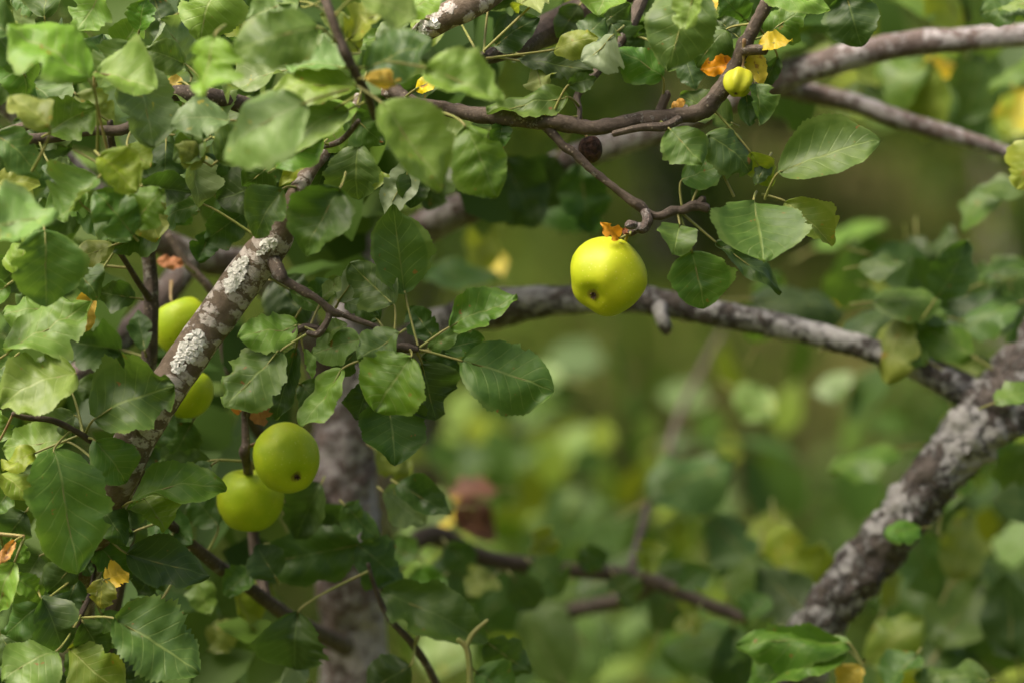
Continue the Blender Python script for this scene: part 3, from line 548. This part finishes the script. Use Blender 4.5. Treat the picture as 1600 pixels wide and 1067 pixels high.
LV(210,830,150,860,56,8,'d'); LV(60,870,30,920,50,6,'d'); LV(250,940,200,990,60,10,'d'); LV(0,990,30,1040,60,4,'d'); LV(200,1040,260,1090,60,8,'d'); LV(148,770,180,730,46,4,'d'); LV(20,840,40,880,30,0,'g', a=(38,838,-4))
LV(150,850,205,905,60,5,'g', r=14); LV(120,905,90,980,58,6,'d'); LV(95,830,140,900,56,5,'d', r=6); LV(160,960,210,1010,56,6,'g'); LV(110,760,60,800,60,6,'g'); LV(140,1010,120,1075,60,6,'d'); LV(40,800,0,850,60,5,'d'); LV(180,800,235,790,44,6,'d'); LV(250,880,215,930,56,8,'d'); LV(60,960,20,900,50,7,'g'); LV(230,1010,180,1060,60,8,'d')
# blurred, behind, lower middle
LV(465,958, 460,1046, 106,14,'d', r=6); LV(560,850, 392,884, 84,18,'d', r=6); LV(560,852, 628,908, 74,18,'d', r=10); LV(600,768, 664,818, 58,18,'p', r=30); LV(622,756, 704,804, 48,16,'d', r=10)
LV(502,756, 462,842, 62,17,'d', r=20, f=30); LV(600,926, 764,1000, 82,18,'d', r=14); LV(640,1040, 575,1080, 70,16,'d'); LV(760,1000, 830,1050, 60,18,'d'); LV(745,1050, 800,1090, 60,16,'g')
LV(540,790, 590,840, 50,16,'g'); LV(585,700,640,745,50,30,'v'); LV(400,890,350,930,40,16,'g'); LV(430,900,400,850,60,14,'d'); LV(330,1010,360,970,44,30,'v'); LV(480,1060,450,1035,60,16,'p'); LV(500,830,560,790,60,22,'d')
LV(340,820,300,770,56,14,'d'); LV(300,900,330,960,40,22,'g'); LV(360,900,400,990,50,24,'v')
for x, y, x2, y2, w_, d_, c_ in ((650,870,600,850,50,40,'g'),(700,850,740,890,50,46,'d'),(690,900,640,930,56,40,'g'),(830,880,880,925,64,46,'g'),(770,900,730,930,50,44,'v'),(905,880,950,860,44,50,'d'),(960,900,990,950,50,48,'g'),(1060,915,1110,890,44,48,'g'),(1090,950,1060,990,50,46,'v'),(1165,965,1200,930,50,46,'g'),(860,870,830,830,46,48,'v'),(1010,890,1040,850,46,52,'v'),(800,900,840,950,56,42,'d')):
    LV(x, y, x2, y2, w_, d_, c_)
# right side, behind
LV(1322,1002, 1150,1006, 58,20,'g', r=44, a=(1348,1040,20)); LV(1316,1012, 1168,1092, 92,21,'p', r=26, mat='g', a=(1348,1040,20)); LV(1345,1040,1320,1085,40,22,'o', mat='y', a=(1350,1030,20)); LV(1542,1062, 1428,1064, 70,26,'g', r=40); LV(1432,1022, 1385,1080, 56,26,'p', mat='g')
LV(1630,226, 1588,296, 78,-16,'l', mat='v', r=14); LV(1620,-6, 1530,22, 60,14,'g'); LV(1622,8,1560,16,20,12,'l')
bpy.context.view_layer.update()
HERO = CNT[0]

# ------------------------------------------------------------------ background leaves of the tree: shared blades
BLADES = {}
def blade(code, k):
    if (code, k) not in BLADES:
        q = random.Random(k * 13 + 5)
        v, f, uv, mi = leaf_geo(.06, .046, R(q.uniform(5, 25)), q.uniform(0, .9), q.uniform(.03, .08), 900 + k, rows=14, cols=3, stalk=(0, -.022, -.004))
        me = mesh('leaf', v, f, uv, mi); me.materials.append(LM[code]); me.materials.append(MPET); BLADES[(code, k)] = me
    return BLADES[(code, k)]
def loose(x, y, dd, code, host, size=1.0, r=None, ang=None, ob='leaf'):
    q = rnd; D = P(x, y, dd); ang = q.uniform(0, 6.28) if ang is None else ang
    d = Vector((math.cos(ang), q.uniform(-.5, .5), math.sin(ang) - .15)).normalized()
    up = Vector((q.uniform(-.7, .7), -q.uniform(.2, 1.0), q.uniform(.15, 1.0)))
    n = (up - d * up.dot(d)).normalized(); X = d.cross(n)
    o = link(ob, blade(code, q.randrange(6)), host, D - d * .03 * size); o.rotation_euler = Matrix((X, d, n)).transposed().to_euler(); o.scale = (size,) * 3
    return o
LATE = []
# named blurred spots of the photograph: px, py, depth, kind
for x, y, dd, c, s in ((1462,110,60,'y',.75),(1588,178,80,'m',1.0),(1440,455,45,'d',1.2),(1415,420,46,'d',1.1),(1500,470,46,'d',1.3),(1540,490,44,'d',1.2),(1368,505,36,'d',1.1),(1398,548,32,'v',1.0),(1470,530,34,'g',1.0),(1432,515,40,'b',.5),
                    (1570,440,50,'d',1.2),(1540,570,46,'v',1.1),(1590,620,22,'g',.7),(1290,484,70,'y',.5),(1250,480,52,'d',1.5),(1320,430,80,'g',1.2),(1200,480,70,'g',1.2),(1330,370,95,'g',1.3),(1560,300,40,'g',.8),(1530,330,42,'g',.8),
                    (1450,160,60,'v',1.3),(1400,125,60,'g',1.3),(1520,130,60,'g',1.4),(1360,110,62,'v',1.4),(1560,40,55,'g',1.5),(1440,20,60,'g',1.5),(1300,90,66,'v',1.3),(1590,110,48,'g',1.2),(1480,-5,50,'v',1.3),
                    (770,412,120,'y',.6),(745,395,80,'v',1.1),(700,300,60,'v',1.2),(880,330,60,'g',1.1),(830,300,40,'d',1.3),(640,400,60,'g',1.1),(720,440,70,'g',1.3),(1240,160,55,'d',1.0)):
    loose(x, y, dd, c, l_back, s)
for x, y, dd, c, s in ((703,800,96,'m',.7),(735,770,90,'b',.9),(742,815,92,'b',.95),(795,810,100,'v',1.1),(850,930,80,'g',1.3),(880,880,84,'d',1.2),(800,930,70,'d',1.4),(720,900,60,'g',1.2),(690,940,60,'v',1.2),
                    (850,1000,60,'p',1.5),(900,1010,100,'p',1.6),(1040,970,110,'y',.6),(1060,1040,110,'v',1.6),(960,1050,110,'l',1.5),(1010,960,95,'d',1.5),(700,1000,90,'p',1.4),(760,950,96,'g',1.4),(640,880,80,'l',1.2),(660,800,60,'p',1.1),
                    (940,740,120,'l',1.4),(905,690,130,'l',1.5),(985,760,115,'v',1.3),(860,730,120,'v',1.4),(830,770,110,'v',1.3),(920,720,112,'d',1.0),(1050,790,90,'v',1.2),(1080,750,80,'g',1.7),(1110,770,85,'d',1.6),
                    (1070,830,90,'v',1.2),(1180,760,90,'d',1.8),(1200,700,95,'g',1.8),(1230,760,92,'g',1.5),(1150,850,80,'g',1.3),(1120,700,90,'d',1.5),(760,680,120,'v',1.4),(720,640,130,'l',1.3),(700,700,120,'l',1.2),(780,620,140,'g',1.5),(840,650,140,'g',1.6),
                    (900,560,150,'g',1.7),(960,570,150,'g',1.6),(820,590,150,'p',1.5),(1180,630,110,'p',.9),(1300,600,110,'p',.8),(1230,640,120,'v',1.4),(1140,580,120,'v',1.5),(1250,560,130,'g',1.4),(1070,620,140,'g',1.5)):
    if dd >= 84 and c in 'dglv': LATE.append((x, y, dd + 70, s * .85, 'dglv'.index(c)))
    else: loose(x, y, dd, c, l_bot if y > 850 or x < 800 else l_stem, s)
for x, y, dd, c, s in ((1410,830,28,'g',.6),(1480,750,45,'g',1.0),(1500,690,48,'v',1.0),(1590,740,44,'g',1.0),(1595,790,40,'g',.9),(1440,880,60,'g',1.2),(1500,850,60,'v',1.2),(1560,900,62,'g',1.3),(1420,930,70,'d',1.3),(1500,960,60,'g',1.4),(1580,960,55,'d',1.3),
                    (1350,720,70,'g',1.3),(1220,870,75,'v',1.2),(1180,930,70,'g',1.3),(1560,1010,60,'g',1.3),(1470,1010,60,'d',1.3),(1270,900,60,'v',1.2),(1590,860,65,'p',1.1),(1390,900,64,'v',1.1),(1470,890,80,'p',1.0),(1400,1000,50,'v',1.1),(1230,930,55,'d',1.3),(1100,1010,60,'g',1.4),(1150,1050,60,'d',1.4),(1050,930,70,'g',1.2),(960,900,84,'d',1.4)):
    loose(x, y, dd, c, l_right, s)
for k in range(24):
    x = rnd.uniform(1370, 1600); loose(x, 560 - (1600 - x) * .15 + rnd.gauss(-50, 60), rnd.uniform(28, 60), rnd.choice('ddggv'), l_right, rnd.uniform(.6, 1.0))
# the rest of the crown behind: too many to tell apart, one mass
fv, ff, fuv, fm = [], [], [], []
def mass(x, y, dd, size, mi_):
    c = P(x, y, dd); a = rnd.uniform(0, 6.28)
    d = Vector((math.cos(a), rnd.uniform(-.5, .5), math.sin(a))).normalized(); up = Vector((rnd.uniform(-.8, .8), -rnd.uniform(.1, 1), rnd.uniform(.1, 1)))
    n = (up - d * up.dot(d)).normalized(); X = d.cross(n); L = .06 * size; b = len(fv)
    for (s, t_, z) in ((0, 0, 0), (-.36, .35, .05), (0, .4, 0), (.36, .35, .05), (-.26, .75, .03), (0, .78, -.02), (.26, .75, .03), (0, 1.05, -.08)):
        fv.append(c - BASE + X * s * L + d * (t_ - .5) * L + n * z * L); fuv.append((.5 + s, t_))
    for q in ((0, 2, 1), (0, 3, 2), (1, 2, 5, 4), (2, 3, 6, 5), (4, 5, 7), (5, 6, 7)): ff.append(tuple(b + k for k in q)); fm.append(mi_)
for a_ in LATE: mass(*a_)
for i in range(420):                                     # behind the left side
    x = rnd.uniform(-60, 560) ** 1; y = rnd.uniform(-30, 1090)
    if x > 430 and y > 480: continue
    if 150 < x < 430 and 360 < y < 560 and rnd.random() < .85: continue
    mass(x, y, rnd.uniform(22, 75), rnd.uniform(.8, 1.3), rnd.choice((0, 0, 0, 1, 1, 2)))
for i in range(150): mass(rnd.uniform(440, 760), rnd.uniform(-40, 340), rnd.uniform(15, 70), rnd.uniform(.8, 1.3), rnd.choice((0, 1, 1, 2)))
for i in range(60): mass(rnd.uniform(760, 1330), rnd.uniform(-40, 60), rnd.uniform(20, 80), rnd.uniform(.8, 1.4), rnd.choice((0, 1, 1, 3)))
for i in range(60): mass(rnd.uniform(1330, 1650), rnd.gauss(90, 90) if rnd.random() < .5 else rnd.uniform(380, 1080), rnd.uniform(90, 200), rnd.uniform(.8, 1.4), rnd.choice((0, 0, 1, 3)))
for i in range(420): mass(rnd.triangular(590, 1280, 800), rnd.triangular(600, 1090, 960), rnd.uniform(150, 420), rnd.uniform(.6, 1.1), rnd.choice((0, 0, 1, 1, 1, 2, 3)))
fo = link('foliage', mesh('foliage', fv, ff, fuv, fm), tree, BASE)
for c in ('d', 'g', 'l', 'v'): fo.data.materials.append(MM[c])
fo['kind'] = 'stuff'

# lichen tufts on the front limb
def lichen(cx, cy, lx, ly, wd, n, parent, seed):
    q = random.Random(seed); v, f = [], []; org = P(cx, cy, 0)
    for i in range(n):
        a = q.uniform(-1, 1); b = q.uniform(-1, 1)
        if a * a + b * b > 1: continue
        x = cx + lx * a - ly / math.hypot(lx, ly) * wd * b * .9; y = cy + ly * a + lx / math.hypot(lx, ly) * wd * b * .9
        best = min((s for s in SAMPLES if s[2] is parent), key=lambda s: (P(x, y, 0) - s[0]).length)
        p0 = P(x, y, -3); ax = best[0]; off = p0 - ax; off.y = 0
        rr = best[1]; k = min(.98, off.length / rr); nrm = Vector((off.x, 0, off.z)); nrm = nrm.normalized() * k if nrm.length else nrm
        nn = nrm + Vector((0, -math.sqrt(1 - k * k), 0)); c = ax + nn * rr * 1.015 - org; c0 = len(v)
        X = nn.orthogonal().normalized(); Y = nn.cross(X); rad = q.uniform(.0012, .0032); m2 = 6; v.append(c + nn * rad * .5)
        for k2 in range(m2):
            an = 6.283 * k2 / m2 + q.random(); rj = rad * q.uniform(.6, 1.3); v.append(c + (X * math.cos(an) + Y * math.sin(an)) * rj + nn * q.uniform(.0, .0022))
        for k2 in range(m2): f.append((c0, c0 + 1 + k2, c0 + 1 + (k2 + 1) % m2))
    o = link('lichen', mesh('lichen', v, f, smooth=False), parent, org, [MLICH]); o['label'] = 'crinkled white lichen tuft on the bark'; o['kind'] = 'stuff'
lichen(368, 428, -14, 26, 12, 130, l_front, 1); lichen(292, 548, -22, 30, 16, 170, l_front, 2); lichen(415, 385, -14, 10, 10, 60, l_front, 3); lichen(665, 40, -20, 12, 9, 50, l_bough, 4)

# ------------------------------------------------------------------ fruit
def apple_geo(rp, squash=.94, lobes=.02, seed=0, nu=48, nv=34, dimple=.13, irregular=.03, ridge=0.):
    q = random.Random(seed); ph = q.uniform(0, 6.28); v, uv, f = [], [], []
    for j in range(nv + 1):
        th = math.pi * j / nv                   # 0 at the stalk end, pi at the calyx
        for i in range(nu):
            a = 6.2832 * i / nu
            r = math.sin(th) ** .86 if 0 < j < nv else 0
            z = math.cos(th) * squash
            z -= .30 * math.exp(-(th / .36) ** 2); z += dimple * math.exp(-((math.pi - th) / .27) ** 2)
            tap = 1 - .10 * (1 - math.cos(th)) * .5
            lob = 1 + lobes * math.cos(5 * a + ph) * (.25 + .75 * (j / nv) ** 2) + irregular * math.cos(2 * a + ph * 2) + irregular * .7 * math.sin(a + ph)
            if ridge: lob += ridge * math.cos(5 * a + ph)
            d_ = Vector((r * tap * lob * math.cos(a), r * tap * lob * math.sin(a), z + irregular * r * math.cos(a + 1)))
            d_ *= 1 + .02 * noise.noise(d_ * 2.2 + Vector((seed, 0, 0)))
            v.append(d_ * rp); uv.append((i / nu, j / nv))
    for j in range(nv):
        for i in range(nu): f.append((j * nu + i, (j + 1) * nu + i, (j + 1) * nu + (i + 1) % nu, j * nu + (i + 1) % nu))
    return v, f, uv
def apple(name, px, py, rpx, dd, cal, mat, label, stem_to=None, seed=0, cat='apple', squash=.94, **k):
    c = P(px, py, dd); rp = rpx * PXM(dd); v, f, uv = apple_geo(rp, squash, seed=seed, **k)
    o = link(name, mesh(name, v, f, uv), None, c, [mat]); tag(o, label, cat)
    z = -Vector(cal).normalized(); X = z.orthogonal().normalized(); M = Matrix((X, z.cross(X), z)).transposed(); o.rotation_euler = M.to_euler()
    q = random.Random(seed + 50); zc = -(squash - k.get('dimple', .13)) * rp
    cv, cf = [], []
    for s in range(6):                           # dried sepals
        a = s * 1.05 + q.uniform(-.2, .2); d = Vector((math.cos(a), math.sin(a), 0)); b = len(cv); w_ = Vector((-d.y, d.x, 0)) * rp * .05
        cv += [d * rp * .02 - w_ + Vector((0, 0, zc + .01 * rp)), d * rp * .02 + w_ + Vector((0, 0, zc + .01 * rp)), d * rp * .10 - w_ * .8 + Vector((0, 0, zc - rp * .07)), d * rp * .10 + w_ * .8 + Vector((0, 0, zc - rp * .07)), d * rp * q.uniform(.05, .16) + Vector((0, 0, zc - rp * q.uniform(.12, .18)))]
        cf += [(b, b + 1, b + 3, b + 2), (b + 2, b + 3, b + 4)]
    b = len(cv); cv += [Vector((math.cos(s) * rp * .09, math.sin(s) * rp * .09, zc - .012 * rp)) for s in (0, 1.05, 2.1, 3.14, 4.19, 5.24)] + [Vector((0, 0, zc - .05 * rp))]
    cf += [(b + s, b + 6, b + (s + 1) % 6) for s in range(6)]
    cv = [Vector((x.x * .75, x.y * .75, zc + (x.z - zc) * .8)) for x in cv]
    cy = bpy.data.objects.new('calyx', mesh('calyx', cv, cf)); COL.objects.link(cy); cy.parent = o; cy.data.materials.append(MCAL)
    top = Vector((0, 0, (squash - .32) * rp)); end = M.transposed() @ (P(*stem_to) - c) if stem_to else Vector((rp * .1, 0, rp * 1.5))
    midp = Vector((0, 0, max(end.z * .6, rp * 1.02)))
    v2, f2, uv2, org, sp = tube_data([(top, .0014), (midp, .0012), (end, .0016)], 5, 7, .1)
    st = bpy.data.objects.new('stem', mesh('stem', [x + org for x in v2], f2, uv2)); COL.objects.link(st); st.parent = o; st.data.materials.append(MPETR)
    return o
apple('apple', 948, 433, 63, 0, (-.42, -.72, -.55), MAPL_Y, 'yellow-green apple hanging alone from the bare spur, its dark calyx showing', (980, 366, -1), 3, lobes=.045, ridge=.012, irregular=.035, squash=.92)
apple('apple', 449, 716, 56, 8, (.33, -.70, -.54), MAPL_G, 'green apple resting on top of the lower apple of the touching pair', (382, 700, 8.5), 5)
apple('apple', 391, 780, 55, 14, (-.05, .12, -.98), MAPL_G, 'green apple tucked under the higher apple of the touching pair', (380, 708, 9), 8)
apple('apple', 284, 510, 48, 17, (.35, -.1, -.9), MAPL_G, 'blurred green apple behind the lenticelled limb, beside the dark upright stem', (268, 440, 20), 13)
apple('apple', 291, 614, 43, 12, (-.2, .2, -.95), MAPL_G, 'green apple mostly hidden under the lenticelled limb above the pair', (320, 560, 14), 17)
apple('fruitlet', 1154, 129, 23, -1.2, (-.22, -.5, -.82), MFRL, 'small shrivelled ribbed yellow fruit hanging from the twig near the top', (1163, 62, -1), 21, cat='fruit', ridge=.085, dimple=.12, squash=1.05)
apple('dried_fruit', 922, 234, 21, 2, (.25, -.2, -.95), MMUM, 'dark brown mummified fruit hanging below the horizontal branch', (905, 176, 2), 25, cat='fruit', irregular=.06, dimple=.10, squash=1.02)

# withered scrap beside the apple
LV(966,372, 938,348, 22,-1.5,'o', mat='o', r=10, f=35, c=1.6, tw=.9, bites=[(.6,.1,.6,1),(.85,.1,.6,-1),(.4,.08,.5,-1)], a=(984,364,-1)); LV(984,366, 972,358, 10,-1.5,'b', mat='b', a=(986,360,-1))

# ------------------------------------------------------------------ shrubs and grass on the bank behind
def shrub(x, y, h, wd, nleaf, mats, label, seed, group='shrubs on the bank'):
    q = random.Random(seed); base = Vector((x, y, gz(x, y) - .05)); root = link('shrub', None, None, base)
    tag(root, label, 'shrub', group)
    for s in range(4):
        a = q.uniform(0, 6.28); e = Vector((math.cos(a) * wd * .35, math.sin(a) * wd * .35, h * q.uniform(.6, .85)))
        branch('stem', [(base, .035), (base + e * .5 + Vector((0, 0, .1 * h)), .022), (base + e, .008)], MB_GREY, root, n=4, seg=7, world=True)
    v, f, uv, mi = [], [], [], []; cl = [(Vector((q.gauss(0, .32) * wd, q.gauss(0, .32) * wd, h * q.uniform(.2, .95))), q.uniform(.2, .42) * wd) for _ in range(16)]
    for i in range(nleaf):
        c, rr = q.choice(cl); d = Vector((q.gauss(0, 1), q.gauss(0, 1), q.gauss(0, 1))).normalized(); p0 = c + d * rr * q.uniform(.5, 1.05)
        if p0.z < .05: continue
        ax = Vector((q.gauss(0, 1), q.gauss(0, 1), q.gauss(0, .6))).normalized(); nn = (d + Vector((0, 0, .6)) + Vector((q.gauss(0, .4), q.gauss(0, .4), 0))); nn = (nn - ax * nn.dot(ax)).normalized(); X = ax.cross(nn); L = q.uniform(.05, .10); b = len(v)
        v += [p0, p0 + X * L * .35 + ax * L * .45 + nn * .1 * L, p0 + ax * L, p0 - X * L * .35 + ax * L * .45 + nn * .1 * L]; uv += [(.5, 0), (.9, .45), (.5, 1), (.1, .45)]
        f += [(b, b + 1, b + 2), (b, b + 2, b + 3)]; k = q.randrange(len(mats)); mi += [k, k]
    c = link('crown', mesh('crown', v, f, uv, mi, smooth=False), root, base); c['kind'] = 'stuff'
    for k in mats: c.data.materials.append(MM[k])
shrub(-1.9, 7.5, 2.6, 1.3, 4500, 'dg', 'dark leafy shrub on the bank, glimpsed through the dense leaves', 1)
shrub(-.35, 8.6, 2.4, 1.1, 4000, 'ggv', 'bright green shrub on the bank behind the trunk', 2)
shrub(.55, 10.5, 1.3, .8, 2600, 'gd', 'low green shrub on the bank between trunk and lone apple', 3)
shrub(1.65, 9.5, 2.7, .9, 4000, 'ddgv', 'yellow-green shrub on the bank behind the thick lichen limb', 4)
shrub(1.2, 7.0, 1.0, .8, 2600, 'gd', 'low dark shrub at the foot of the bank', 5)
gv, gf, gm = [], [], []
for i in range(16000):
    y = rnd.uniform(4.5, 20); x = rnd.uniform(-1, 1) * (.17 * (y + 3) + .5); z = gz(x, y); a = rnd.uniform(0, 6.28); h = rnd.uniform(.12, .4); b = len(gv)
    d = Vector((math.cos(a), math.sin(a), 0)) * .01; l = Vector((rnd.gauss(0, .1), rnd.gauss(0, .1), h))
    c = Vector((x, y, z - .02)); gv += [c - d, c + d, c + l * .6 + d * .6, c + l * .6 - d * .6, c + l + Vector((l.x, l.y, 0)) * .6]; gf += [(b, b + 1, b + 2, b + 3), (b + 3, b + 2, b + 4)]
    k = 1 if rnd.random() < .12 else 0; gm += [k, k]
g = link('grass', mesh('grass', gv, gf, None, gm), None, (0, 0, 0)); g.data.materials.append(MG); g.data.materials.append(MS)
tag(g, 'long meadow grass with dry stalks covering the bank', 'grass', kind='stuff')
